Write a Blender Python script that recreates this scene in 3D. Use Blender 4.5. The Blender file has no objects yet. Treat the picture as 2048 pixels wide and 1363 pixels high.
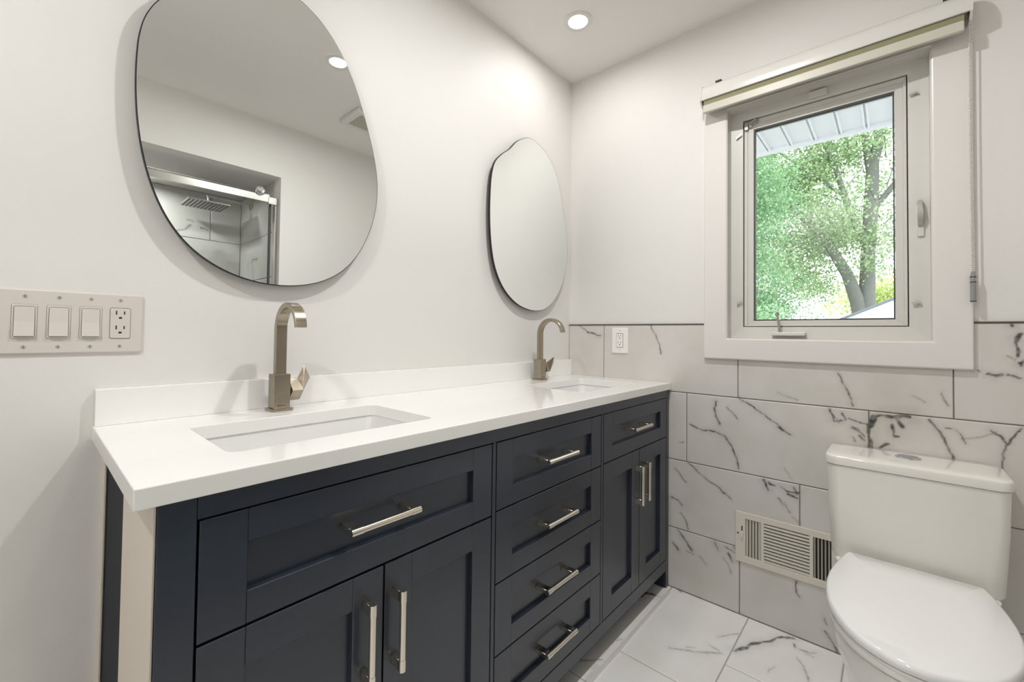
import bpy, bmesh, math, random
import numpy as np
from mathutils import Vector, Matrix

# ------------------------------------------------------------------ camera
S = bpy.context.scene
C = S.collection
PI = math.pi
def make_camera():
    yaw, pitch, roll = math.radians(41.5382), math.radians(1.2349), math.radians(.6958)
    f = Vector((math.cos(yaw)*math.cos(pitch), math.sin(yaw)*math.cos(pitch), math.sin(pitch)))
    r = Vector((math.sin(yaw), -math.cos(yaw), 0))
    u = r.cross(f)
    r2 = r*math.cos(roll) + u*math.sin(roll)
    u2 = -r*math.sin(roll) + u*math.cos(roll)
    cd = bpy.data.cameras.new('camera'); co = bpy.data.objects.new('camera', cd); C.objects.link(co)
    m = Matrix((r2, u2, -f)).transposed().to_4x4(); m.translation = Vector((-1.9513, -1.3128, 1.1287))
    co.matrix_world = m
    cd.sensor_fit = 'HORIZONTAL'; cd.sensor_width = 36; cd.lens = 856.96/2048*36
    cd.shift_y = -31.94/2048; cd.clip_start = .02; cd.clip_end = 200
    S.camera = co
make_camera()

# ------------------------------------------------------------------ light and exposure
SKY_STRENGTH = 4.3
LAMP_STRENGTH = 16.0
S.view_settings.view_transform = 'Standard'; S.view_settings.look = 'None'
S.view_settings.exposure = 0.06; S.view_settings.gamma = 1.0; S.view_settings.use_curve_mapping = False
S.cycles.use_denoising = True
S.cycles.max_bounces = 14; S.cycles.diffuse_bounces = 8; S.cycles.glossy_bounces = 6
S.cycles.transparent_max_bounces = 16; S.cycles.transmission_bounces = 8
S.cycles.caustics_reflective = False; S.cycles.caustics_refractive = False
S.cycles.sample_clamp_indirect = 6.0
W = bpy.data.worlds.new('overcast_sky'); S.world = W; W.use_nodes = True
bg = W.node_tree.nodes['Background']; bg.inputs[0].default_value = (.95, .98, 1.0, 1); bg.inputs[1].default_value = SKY_STRENGTH

# ------------------------------------------------------------------ materials
def lin(c):
    if isinstance(c, str):
        c = [int(c[i:i+2], 16)/255 for i in (1, 3, 5)]
    return tuple((v/12.92 if v <= .04045 else ((v+.055)/1.055)**2.4) for v in c) + (1,)
def mat(name, col, rough=.5, metal=0, noise=0, nscale=20, bump=0, bscale=200, spec=.5, coat=0, emit=0, aniso=0):
    m = bpy.data.materials.new(name); m.use_nodes = True
    nt = m.node_tree; b = nt.nodes['Principled BSDF']
    b.inputs['Base Color'].default_value = lin(col); b.inputs['Roughness'].default_value = rough
    b.inputs['Metallic'].default_value = metal; b.inputs['Specular IOR Level'].default_value = spec
    b.inputs['Coat Weight'].default_value = coat; b.inputs['Coat Roughness'].default_value = .06
    if aniso: b.inputs['Anisotropic'].default_value = aniso
    if emit:
        b.inputs['Emission Color'].default_value = lin(col); b.inputs['Emission Strength'].default_value = emit
    tc = nt.nodes.new('ShaderNodeTexCoord')
    if noise:
        n = nt.nodes.new('ShaderNodeTexNoise'); n.inputs['Scale'].default_value = nscale; n.inputs['Detail'].default_value = 5
        nt.links.new(tc.outputs['Object'], n.inputs['Vector'])
        mx = nt.nodes.new('ShaderNodeMix'); mx.data_type = 'RGBA'
        c = lin(col); mx.inputs[6].default_value = tuple(v*(1-noise) for v in c[:3])+(1,)
        mx.inputs[7].default_value = tuple(min(1, v*(1+noise)) for v in c[:3])+(1,)
        nt.links.new(n.outputs['Fac'], mx.inputs[0]); nt.links.new(mx.outputs[2], b.inputs['Base Color'])
    if bump:
        n = nt.nodes.new('ShaderNodeTexNoise'); n.inputs['Scale'].default_value = bscale; n.inputs['Detail'].default_value = 3
        nt.links.new(tc.outputs['Object'], n.inputs['Vector'])
        bp = nt.nodes.new('ShaderNodeBump'); bp.inputs['Strength'].default_value = bump; bp.inputs['Distance'].default_value = .002
        nt.links.new(n.outputs['Fac'], bp.inputs['Height']); nt.links.new(bp.outputs['Normal'], b.inputs['Normal'])
    return m
def emissive(name, col, strength):
    m = bpy.data.materials.new(name); m.use_nodes = True; nt = m.node_tree; nt.nodes.clear()
    e = nt.nodes.new('ShaderNodeEmission'); e.inputs[0].default_value = col; e.inputs[1].default_value = strength
    o = nt.nodes.new('ShaderNodeOutputMaterial'); nt.links.new(e.outputs[0], o.inputs[0]); return m
def pane(name, tint, ior=1.5):
    m = bpy.data.materials.new(name); m.use_nodes = True; nt = m.node_tree; nt.nodes.clear()
    t = nt.nodes.new('ShaderNodeBsdfTransparent'); t.inputs[0].default_value = tint
    g = nt.nodes.new('ShaderNodeBsdfGlossy'); g.inputs['Roughness'].default_value = .0
    fr = nt.nodes.new('ShaderNodeFresnel'); fr.inputs[0].default_value = ior
    mx = nt.nodes.new('ShaderNodeMixShader'); o = nt.nodes.new('ShaderNodeOutputMaterial')
    nt.links.new(fr.outputs[0], mx.inputs[0]); nt.links.new(t.outputs[0], mx.inputs[1]); nt.links.new(g.outputs[0], mx.inputs[2])
    nt.links.new(mx.outputs[0], o.inputs[0]); return m
def marble(name, base, dark, rough, warm):
    # porcelain tile: soft clouds, a faint linen weave and the grey veins held in the mesh attribute "vein"
    m = bpy.data.materials.new(name); m.use_nodes = True; nt = m.node_tree; L = nt.links; b = nt.nodes['Principled BSDF']
    b.inputs['Roughness'].default_value = rough
    tc = nt.nodes.new('ShaderNodeTexCoord')
    n = nt.nodes.new('ShaderNodeTexNoise'); n.inputs['Scale'].default_value = 5; n.inputs['Detail'].default_value = 6
    L.new(tc.outputs['Object'], n.inputs['Vector'])
    mx = nt.nodes.new('ShaderNodeMix'); mx.data_type = 'RGBA'
    mx.inputs[6].default_value = lin(base); mx.inputs[7].default_value = lin(warm)
    rp = nt.nodes.new('ShaderNodeValToRGB'); rp.color_ramp.elements[0].position = .4; rp.color_ramp.elements[1].position = .72
    L.new(n.outputs['Fac'], rp.inputs[0]); L.new(rp.outputs[0], mx.inputs[0])
    at = nt.nodes.new('ShaderNodeAttribute'); at.attribute_name = 'vein'
    n2 = nt.nodes.new('ShaderNodeTexNoise'); n2.inputs['Scale'].default_value = 60; n2.inputs['Detail'].default_value = 4
    L.new(tc.outputs['Object'], n2.inputs['Vector'])
    r2 = nt.nodes.new('ShaderNodeMapRange'); r2.inputs[1].default_value = .35; r2.inputs[2].default_value = .6; r2.inputs[3].default_value = .6; r2.inputs[4].default_value = 1.0
    L.new(n2.outputs['Fac'], r2.inputs[0])
    mu = nt.nodes.new('ShaderNodeMath'); mu.operation = 'MULTIPLY'; L.new(at.outputs['Fac'], mu.inputs[0]); L.new(r2.outputs[0], mu.inputs[1])
    m2 = nt.nodes.new('ShaderNodeMix'); m2.data_type = 'RGBA'; L.new(mu.outputs[0], m2.inputs[0]); L.new(mx.outputs[2], m2.inputs[6])
    m2.inputs[7].default_value = lin(dark); L.new(m2.outputs[2], b.inputs['Base Color'])
    return m

M = {}
M['wall'] = mat('warm_white_wall_paint', '#dfddda', .55, noise=.012, nscale=3, bump=.12, bscale=350)
M['ceil'] = mat('flat_ceiling_paint', '#e7e5e2', .8, noise=.01, nscale=4)
M['trim'] = mat('semi_gloss_trim_paint', '#dedbd8', .32, noise=.01)
M['frame'] = mat('taupe_window_frame_paint', '#d3d1cb', .35, noise=.015)
M['gasket'] = mat('dark_rubber_gasket', '#4a4b48', .6, noise=.05)
M['quartz'] = mat('white_quartz', '#efeeec', .12, noise=.012, nscale=40, coat=.3)
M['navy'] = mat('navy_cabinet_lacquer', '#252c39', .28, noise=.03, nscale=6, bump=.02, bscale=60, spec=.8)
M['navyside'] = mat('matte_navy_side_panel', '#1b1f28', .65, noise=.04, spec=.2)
M['navydark'] = mat('unfinished_cabinet_inside', '#14171d', .6, noise=.05)
M['cream'] = mat('cream_side_strip', '#cfc6bb', .5, noise=.02)
M['nickel'] = mat('brushed_nickel_faucet', '#a79d8c', .26, 1, noise=.2, nscale=45, aniso=.4)
M['satin'] = mat('satin_nickel_pull', '#e0d9cc', .2, 1, noise=.03, nscale=80, aniso=.5)
M['chrome'] = mat('polished_chrome', '#c9ccce', .08, 1, noise=.01)
M['steel'] = mat('brushed_steel', '#c2c0bc', .25, 1, noise=.03)
M['porcelain'] = mat('glazed_porcelain', '#efeeea', .08, noise=.006, coat=.6)
M['basin'] = mat('glazed_sink_basin', '#e2e2e1', .08, noise=.006, coat=.6)
M['tank'] = mat('glazed_porcelain_tank', '#e9e7e0', .1, noise=.006, coat=.5)
M['lid'] = mat('white_toilet_seat_plastic', '#f5f5f5', .1, noise=.004, coat=.5)
M['plastic'] = mat('off_white_switch_plastic', '#d3ccc6', .3, noise=.01)
M['whiteplastic'] = mat('white_outlet_plastic', '#eeecea', .3, noise=.01)
M['slot'] = mat('dark_outlet_slot', '#1c1a19', .6, noise=.05)
M['screw'] = mat('painted_screw_head', '#c9c5bf', .3, .5, noise=.02)
M['black'] = mat('black_mirror_edge', '#101010', .35, noise=.05)
M['vent'] = mat('cream_enamel_register', '#d9d5c9', .35, noise=.01)
M['ventdark'] = mat('dark_vent_shade', '#15130f', .8, noise=.05)  # near-black colour stands for the shade behind vent slats and slot
M['cassette'] = mat('white_blind_cassette', '#d9d7d3', .25, noise=.008)
M['fabric'] = mat('olive_blind_fabric', '#8d8a6c', .8, noise=.04, nscale=120)
M['rail'] = mat('cream_blind_rail', '#c6c3b6', .4, noise=.01)
M['weight'] = mat('smoky_clear_chain_weight', '#8d8b8c', .12, noise=.05, coat=.5)
M['grout'] = mat('dark_grey_grout', '#77736d', .9, noise=.06, nscale=60)
M['floorgrout'] = mat('light_grey_grout', '#a5a29d', .9, noise=.06, nscale=60)
M['marble'] = marble('marble_look_wall_tile', '#d3d0cd', '#403f3d', .3, '#c9c6bf')
M['marblefloor'] = marble('marble_look_floor_tile', '#f7f7f6', '#55524f', .2, '#f0eeea')
M['lens'] = emissive('lit_led_lens', (1, .96, .90, 1), LAMP_STRENGTH)
M['windowglass'] = pane('window_glass', (.98, .985, .985, 1))
M['showerglass'] = pane('shower_glass', (.955, .98, .97, 1))
M['soffit'] = mat('white_vinyl_soffit', '#e1e3e6', .5, noise=.01)
M['siding'] = mat('pale_garage_siding', '#c6ccd2', .6, noise=.02)
M['shingle'] = mat('grey_roof_shingle', '#6f747a', .9, noise=.2, nscale=30)
M['bark'] = mat('grey_tree_bark', '#6b6e69', .9, noise=.25, nscale=14, bump=.6, bscale=30)
M['lawn'] = mat('lawn_grass', '#8a9080', .9, noise=.3, nscale=8)
M['bounce_slab'] = mat('pale_bounce_slab', '#a5a4a3', .9, noise=.08, nscale=6)  # grey for the added slab that bounces light
m = bpy.data.materials.new('silvered_mirror'); m.use_nodes = True
b = m.node_tree.nodes['Principled BSDF']; b.inputs['Metallic'].default_value = 1; b.inputs['Roughness'].default_value = 0.0
b.inputs['Base Color'].default_value = (.905, .925, .915, 1)
M['mirror'] = m
def leafmat(name, c1, c2):
    m = bpy.data.materials.new(name); m.use_nodes = True; nt = m.node_tree; L = nt.links; nt.nodes.clear()
    oi = nt.nodes.new('ShaderNodeAttribute'); oi.attribute_name = 'tone'
    mx = nt.nodes.new('ShaderNodeMix'); mx.data_type = 'RGBA'; mx.inputs[6].default_value = lin(c1); mx.inputs[7].default_value = lin(c2)
    L.new(oi.outputs['Fac'], mx.inputs[0])
    d = nt.nodes.new('ShaderNodeBsdfDiffuse'); t = nt.nodes.new('ShaderNodeBsdfTranslucent'); a = nt.nodes.new('ShaderNodeMixShader'); a.inputs[0].default_value = .45
    L.new(mx.outputs[2], d.inputs[0]); L.new(mx.outputs[2], t.inputs[0]); L.new(d.outputs[0], a.inputs[1]); L.new(t.outputs[0], a.inputs[2])
    o = nt.nodes.new('ShaderNodeOutputMaterial'); L.new(a.outputs[0], o.inputs[0]); return m
M['leaf'] = leafmat('maple_leaf', '#789a6c', '#bdd3a4')
M['leafdark'] = leafmat('hedge_leaf', '#709c74', '#aaca9f')
M['leafyellow'] = leafmat('shrub_leaf', '#b4c67c', '#dbe5a2')

# ------------------------------------------------------------------ mesh helpers
def tag(o, label=None, cat=None, group=None, kind=None):
    if label: o['label'] = label
    if cat: o['category'] = cat
    if group: o['group'] = group
    if kind: o['kind'] = kind
    return o
def thing(name, loc, label=None, cat=None, group=None, kind=None):
    o = bpy.data.objects.new(name, None); C.objects.link(o); o.location = loc; o.empty_display_size = .05
    return tag(o, label, cat, group, kind)
def root_loc(p):
    v = Vector((0, 0, 0))
    while p is not None:
        v += p.location; p = p.parent
    return v
def obj(name, bm, mt, parent=None, smooth=None, label=None, sub=None):
    """bm is built in world coordinates; it becomes one mesh object under parent."""
    me = bpy.data.meshes.new(name)
    off = root_loc(parent)
    bmesh.ops.recalc_face_normals(bm, faces=bm.faces[:])
    bmesh.ops.translate(bm, verts=bm.verts[:], vec=-off)
    bm.to_mesh(me); bm.free()
    for m_ in (mt if isinstance(mt, (list, tuple)) else [mt]): me.materials.append(m_)
    o = bpy.data.objects.new(name, me); C.objects.link(o)
    if parent is not None: o.parent = parent
    if smooth is not None:
        for p in me.polygons: p.use_smooth = True
        try: me.set_sharp_from_angle(angle=math.radians(smooth))
        except Exception: pass
    if sub:
        s = o.modifiers.new('subdivision', 'SUBSURF'); s.levels = sub; s.render_levels = sub
    if label: o['label'] = label
    return o
def new(): return bmesh.new()
def box(bm, x0, x1, y0, y1, z0, z1, bev=0, seg=1, mi=0):
    x0, x1 = min(x0, x1), max(x0, x1); y0, y1 = min(y0, y1), max(y0, y1); z0, z1 = min(z0, z1), max(z0, z1)
    r = bmesh.ops.create_cube(bm, size=1)
    for v in r['verts']:
        v.co = Vector(((x0+x1)/2 + v.co.x*(x1-x0), (y0+y1)/2 + v.co.y*(y1-y0), (z0+z1)/2 + v.co.z*(z1-z0)))
    fs = {f for v in r['verts'] for f in v.link_faces}
    for f in fs: f.material_index = mi
    if bev:
        es = list({e for v in r['verts'] for e in v.link_edges})
        bmesh.ops.bevel(bm, geom=es, offset=bev, segments=seg, profile=.5, affect='EDGES', clamp_overlap=True)
    return bm
def cyl(bm, p0, p1, r0, r1=None, n=24, caps=True, mi=0):
    r1 = r0 if r1 is None else r1
    p0, p1 = Vector(p0), Vector(p1); d = (p1-p0).normalized()
    a = d.orthogonal().normalized(); b_ = d.cross(a)
    A = [bm.verts.new(p0 + (a*math.cos(t)+b_*math.sin(t))*r0) for t in [2*PI*i/n for i in range(n)]]
    B = [bm.verts.new(p1 + (a*math.cos(t)+b_*math.sin(t))*r1) for t in [2*PI*i/n for i in range(n)]]
    for i in range(n):
        f = bm.faces.new((A[i], A[(i+1) % n], B[(i+1) % n], B[i])); f.material_index = mi
    if caps:
        bm.faces.new(A[::-1]).material_index = mi; bm.faces.new(B).material_index = mi
    return bm
def loft(bm, rings, cap0=True, cap1=True, closed=True, mi=0):
    V = [[bm.verts.new(p) for p in r] for r in rings]; n = len(V[0])
    for a, b_ in zip(V[:-1], V[1:]):
        for i in range(n if closed else n-1):
            j = (i+1) % n
            bm.faces.new((a[i], a[j], b_[j], b_[i])).material_index = mi
    if cap0: bm.faces.new(V[0][::-1]).material_index = mi
    if cap1: bm.faces.new(V[-1]).material_index = mi
    return bm
def lathe(bm, center, prof, axis='z', n=32, cap0=False, cap1=True, mi=0):
    rings = []
    for r, h in prof:
        ring = []
        for i in range(n):
            t = 2*PI*i/n; c, s = r*math.cos(t), r*math.sin(t)
            p = {'z': (c, s, h), 'x': (h, c, s), 'y': (c, h, s)}[axis]
            ring.append(Vector(center)+Vector(p))
        rings.append(ring)
    return loft(bm, rings, cap0, cap1, mi=mi)
def sphere(bm, c, r, n=8):
    bmesh.ops.create_icosphere(bm, subdivisions=1, radius=r, matrix=Matrix.Translation(c)); return bm
def sweep(bm, path, side, prof, mi=0):
    """sweep a 2D profile [(a along side, b along normal)] along path; side is a constant vector."""
    path = [Vector(p) for p in path]; side = Vector(side).normalized(); rings = []
    for i, p in enumerate(path):
        t = (path[min(i+1, len(path)-1)] - path[max(i-1, 0)]).normalized()
        nrm = t.cross(side).normalized()
        pr = prof[i] if isinstance(prof[0][0], (list, tuple)) else prof
        rings.append([p + side*a + nrm*b_ for a, b_ in pr])
    return loft(bm, rings)
def rrect(w, h, r, n=5, c=(0, 0)):
    pts = []
    for cx, cy, a0 in ((w/2-r, h/2-r, 0), (-w/2+r, h/2-r, PI/2), (-w/2+r, -h/2+r, PI), (w/2-r, -h/2+r, 3*PI/2)):
        for i in range(n+1):
            a = a0 + PI/2*i/n; pts.append((c[0]+cx+r*math.cos(a), c[1]+cy+r*math.sin(a)))
    return pts
def plate_with_holes(bm, outer, holes, to3, thick):
    """flat plate with holes: 2D loops -> triangulated face, extruded by vector thick."""
    edges = []
    for lp in [outer]+holes:
        vs = [bm.verts.new(to3(*p)) for p in lp]
        edges += [bm.edges.new((vs[i], vs[(i+1) % len(vs)])) for i in range(len(vs))]
    r = bmesh.ops.triangle_fill(bm, use_beauty=True, use_dissolve=False, edges=edges)
    fs = [g for g in r['geom'] if isinstance(g, bmesh.types.BMFace)]
    e = bmesh.ops.extrude_face_region(bm, geom=fs)
    bmesh.ops.translate(bm, verts=[g for g in e['geom'] if isinstance(g, bmesh.types.BMVert)], vec=thick)
    return bm
def dup(root, loc, label=None, group=None):
    r = root.copy(); C.objects.link(r); r.location = loc
    if label: r['label'] = label
    if group: r['group'] = group
    for ch in list(root.children):
        c = ch.copy(); C.objects.link(c); c.parent = r
        for g in list(ch.children):
            d = g.copy(); C.objects.link(d); d.parent = c
    return r
def bevelmod(o, w, seg=2, ang=40):
    b_ = o.modifiers.new('edge_bevel', 'BEVEL'); b_.width = w; b_.segments = seg; b_.limit_method = 'ANGLE'; b_.angle_limit = math.radians(ang)
    return o
WALL_VEINS = [(4, 1, [(-0.752, 0.855),(-0.741, 0.829),(-0.752, 0.787),(-0.766, 0.755)]),(3.5, 0.9, [(-0.643, 0.742),(-0.701, 0.723),(-0.753, 0.724),(-0.789, 0.71),(-0.811, 0.681),(-0.831, 0.637),(-0.837, 0.587)]),(3, 0.9, [(-0.837, 0.88),(-0.891, 0.847),(-0.948, 0.809),(-0.987, 0.779),(-1.017, 0.757)]),(5, 1, [(-0.979, 0.779),(-0.998, 0.77)]),(2.5, 0.7, [(-0.797, 0.836),(-0.837, 0.792)]),(3, 0.9, [(-1.165, 1.004),(-1.175, 0.976),(-1.191, 0.941),(-1.207, 0.914),(-1.21, 0.886)]),(2.5, 0.4, [(-0.979, 0.911),(-1.039, 0.893)]),(2.5, 0.4, [(-1.365, 0.942),(-1.397, 0.923)]),(2.5, 0.6, [(-1.429, 0.956),(-1.447, 0.921)]),(6, 0.9, [(-1.145, 0.869),(-1.151, 0.833),(-1.175, 0.836)]),(4, 0.8, [(-1.197, 0.843),(-1.22, 0.832),(-1.248, 0.827)]),(5, 0.8, [(-1.204, 0.812),(-1.222, 0.805),(-1.241, 0.786)]),(3, 0.7, [(-1.207, 0.78),(-1.216, 0.765)]),(4, 0.7, [(-1.178, 0.857),(-1.188, 0.838)]),(4, 0.7, [(-1.226, 0.787),(-1.238, 0.777)]),(4, 0.7, [(-1.151, 0.849),(-1.165, 0.829)]),(9, 1, [(-1.254, 0.756),(-1.255, 0.828),(-1.263, 0.856),(-1.284, 0.868),(-1.313, 0.863),(-1.342, 0.871),(-1.359, 0.87)]),(7, 0.8, [(-1.316, 0.837),(-1.319, 0.799),(-1.33, 0.8)]),(6, 0.8, [(-1.278, 0.756),(-1.301, 0.769)]),(6, 0.8, [(-1.325, 0.857),(-1.336, 0.84)]),(8, 0.9, [(-1.26, 0.82),(-1.269, 0.849)]),(3.5, 0.8, [(-1.403, 0.868),(-1.418, 0.841),(-1.439, 0.804),(-1.456, 0.757)]),(3, 0.7, [(-1.439, 0.844),(-1.464, 0.841),(-1.479, 0.822),(-1.487, 0.805)]),(3.5, 0.8, [(-1.537, 0.856),(-1.556, 0.842),(-1.569, 0.82),(-1.562, 0.784),(-1.559, 0.736)]),(3.5, 0.8, [(-1.599, 0.869),(-1.578, 0.835),(-1.569, 0.816)]),(2.5, 0.35, [(-1.484, 0.816),(-1.518, 0.832),(-1.551, 0.855)]),(6, 1, [(-1.582, 1.174),(-1.585, 1.171)]),(6, 1, [(-1.596, 1.149),(-1.59, 1.139),(-1.589, 1.122)]),(4, 0.9, [(-1.59, 1.121),(-1.592, 1.104),(-1.595, 1.093),(-1.592, 1.083)]),(2.5, 0.6, [(-1.573, 1.082),(-1.588, 1.071)]),(6, 0.9, [(-1.6, 1.062),(-1.605, 1.053),(-1.605, 1.069)]),(4, 0.9, [(-1.53, 1.023),(-1.541, 1.019),(-1.55, 1.016),(-1.562, 1.022)]),(4, 0.8, [(-1.574, 1.023),(-1.587, 1.022),(-1.599, 1.017)]),(3, 0.7, [(-1.509, 1.034),(-1.516, 1.029)]),(3, 0.8, [(-0.634, 0.569),(-0.697, 0.523),(-0.762, 0.49),(-0.807, 0.458)]),(5, 0.9, [(-0.767, 0.486),(-0.784, 0.471)]),(2.5, 0.7, [(-0.578, 0.537),(-0.629, 0.482)]),(3.5, 0.8, [(-0.563, 0.405),(-0.589, 0.396),(-0.61, 0.376)]),(3, 0.7, [(-0.61, 0.341),(-0.63, 0.312),(-0.632, 0.277)]),(6, 0.9, [(-0.932, 0.563),(-0.944, 0.53)]),(5, 0.8, [(-0.948, 0.557),(-0.967, 0.553)]),(5, 0.8, [(-0.99, 0.55),(-1.009, 0.537),(-1.046, 0.538)]),(5, 0.8, [(-1.009, 0.528),(-1.046, 0.516)]),(4, 0.7, [(-0.979, 0.503),(-0.998, 0.482)]),(3, 0.6, [(-1.002, 0.491),(-1.016, 0.461)]),(2.5, 0.5, [(-1.024, 0.445),(-1.046, 0.426)]),(4, 0.7, [(-1.028, 0.555),(-1.042, 0.532)]),(4, 0.8, [(-0.588, 0.264),(-0.62, 0.229),(-0.655, 0.195)]),(4, 0.8, [(-0.57, 0.197),(-0.595, 0.175)]),(3, 0.5, [(-0.635, 0.183),(-0.66, 0.182)]),(3, 0.5, [(-0.684, 0.18),(-0.712, 0.152)]),(5, 0.7, [(-0.749, 0.265),(-0.762, 0.236)]),(4, 0.6, [(-0.789, 0.255),(-0.824, 0.239)]),(4, 0.7, [(-0.798, 0.23),(-0.82, 0.204)]),(3, 0.5, [(-0.78, 0.205),(-0.802, 0.184),(-0.811, 0.15)]),(4, 0.5, [(-0.816, 0.264),(-0.829, 0.249)]),(3, 0.8, [(-1.038, 0.209),(-1.042, 0.168),(-1.049, 0.154)]),(4, 0.8, [(-1.125, 0.111),(-1.132, 0.09)]),(3.5, 0.9, [(-1.125, 0.058),(-1.142, 0.033),(-1.162, 0.002)]),(2, 0.6, [(-0.599, 0.653),(-0.619, 0.657)]),(3, 0.8, [(-0.068, 1.186),(-0.081, 1.172),(-0.109, 1.153),(-0.13, 1.142)]),(4, 0.8, [(-0.114, 1.146),(-0.162, 1.137),(-0.182, 1.131),(-0.198, 1.129)]),(2.5, 0.8, [(-0.46, 1.182),(-0.471, 1.15),(-0.492, 1.109),(-0.505, 1.081),(-0.516, 1.049)]),(2, 0.4, [(-1.002, 0.623),(-1.024, 0.584)])]
FLOOR_VEINS_MARKS = [(5, 0.4, [(-0.384, -0.705), (-0.358, -0.745), (-0.344, -0.777), (-0.307, -0.817), (-0.281, -0.851)]), (3, 0.35, [(-0.339, -0.749), (-0.317, -0.773)]), (4, 0.4, [(-0.269, -0.803), (-0.272, -0.828), (-0.277, -0.844)]), (4, 0.4, [(-0.21, -0.82), (-0.161, -0.844), (-0.133, -0.869)]), (7, 0.9, [(-0.234, -0.881), (-0.185, -0.911), (-0.133, -0.94), (-0.093, -0.967), (-0.043, -0.997), (-0.012, -1.031)]), (4, 0.7, [(-0.05, -1.036), (-0.073, -1.044)]), (5, 0.5, [(-0.071, -1.058), (-0.063, -1.089), (-0.048, -1.105)]), (5, 0.4, [(-0.079, -1.077), (-0.078, -1.099)]), (4, 0.45, [(-0.127, -1.061), (-0.15, -1.077), (-0.183, -1.09), (-0.224, -1.104)]), (5, 0.6, [(-0.003, -0.597), (-0.012, -0.607)]), (12, 1, [(-0.16, -0.492), (-0.117, -0.5), (-0.113, -0.526)]), (3, 0.7, [(-0.657, -0.497), (-0.624, -0.529), (-0.601, -0.554)]), (3, 0.4, [(-0.475, -0.543), (-0.457, -0.558)]), (3, 0.3, [(-0.27, -0.995), (-0.222, -1.009)])]  # veins, plus one bold black mark under the right end of the vanity

# ------------------------------------------------------------------ room shell
ZC = 2.509
def struct(name, bm, mt, smooth=None): return tag(obj(name, bm, mt, smooth=smooth), kind='structure')
XL, YN = -3.0, -1.80            # far end of the room, wall opposite the vanity
OX0, OX1, OZ = -2.36, -.854, 2.157   # shower opening in the opposite wall
bm = new(); box(bm, XL-.12, .15, 0, .12, -.1, ZC+.1); struct('wall_left', bm, M['wall'])
wy0, wy1, wz0, wz1 = -1.435, -.775, 1.098, 2.105     # rough opening of the window
bm = new()
box(bm, .004, .15, -2.7, wy0, -.1, ZC+.1); box(bm, .004, .15, wy1, 0, -.1, ZC+.1)
box(bm, .004, .15, wy0, wy1, -.1, wz0); box(bm, .004, .15, wy0, wy1, wz1, ZC+.1); struct('wall_right', bm, M['wall'])
bm = new()
box(bm, OX1, .004, YN-.11, YN, -.1, ZC+.1); box(bm, XL-.12, OX0, YN-.11, YN, -.1, ZC+.1); box(bm, OX0, OX1, YN-.11, YN, OZ, ZC+.1)
struct('wall_near', bm, M['wall'])
bm = new(); box(bm, XL-.12, XL, YN, 0, -.1, ZC+.1); struct('wall_far_end', bm, M['wall'])
bm = new(); box(bm, XL-.12, .15, -2.75, .12, ZC, ZC+.12); struct('ceiling', bm, M['ceil'])
bm = new(); box(bm, OX0-.1, OX1+.1, -2.72, YN-.11, OZ, OZ+.05); struct('ceiling_shower', bm, M['wall'])

# ------------------------------------------------------------------ tiles (one mesh per tiled surface; veins and dark marks kept as a vertex attribute)
def seg_dist(P, a, b_):
    a, b_ = np.array(a), np.array(b_); d = b_-a; L2 = max(1e-12, d@d)
    t = np.clip(((P-a)@d)/L2, 0, 1); q = a + t[:, None]*d
    return np.hypot(*(P-q).T)
def vein_field(P, veins, seed):
    rs = np.random.RandomState(seed); out = np.zeros(len(P))
    # low frequency wobble so a vein does not run ruler straight
    ph = rs.rand(6, 2)*6.28; wob = np.zeros_like(P)
    for k, (fq, am) in enumerate(((40, .004), (90, .002), (210, .001))):
        wob[:, 0] += am*np.sin(fq*P[:, 1]+ph[k, 0])*np.cos(fq*.7*P[:, 0]+ph[k, 1])
        wob[:, 1] += am*np.sin(fq*.8*P[:, 0]+ph[k+3, 0])*np.cos(fq*1.1*P[:, 1]+ph[k+3, 1])
    Q = P+wob
    brk = .5+.5*np.sin(55*P[:, 0]+33*P[:, 1]+ph[0, 0])*np.sin(71*P[:, 1]-29*P[:, 0]+ph[1, 1])
    for w, s, pts in veins:
        pa = np.array(pts); lo = pa.min(0)-.04; hi = pa.max(0)+.04
        idx = np.where(((P > lo) & (P < hi)).all(1))[0]
        if not len(idx): continue
        q = Q[idx]; d = np.full(len(idx), 1e9)
        for a, b_ in zip(pts[:-1], pts[1:]): d = np.minimum(d, seg_dist(q, a, b_))
        ww = w*.001*.62*(.55+.9*brk[idx])
        v = 1.15*s*np.clip(1.5-d/ww, 0, 1) + .2*s*np.exp(-(d/(w*.0032))**2)
        out[idx] = np.maximum(out[idx], np.clip(v, 0, 1))
    return out
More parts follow.
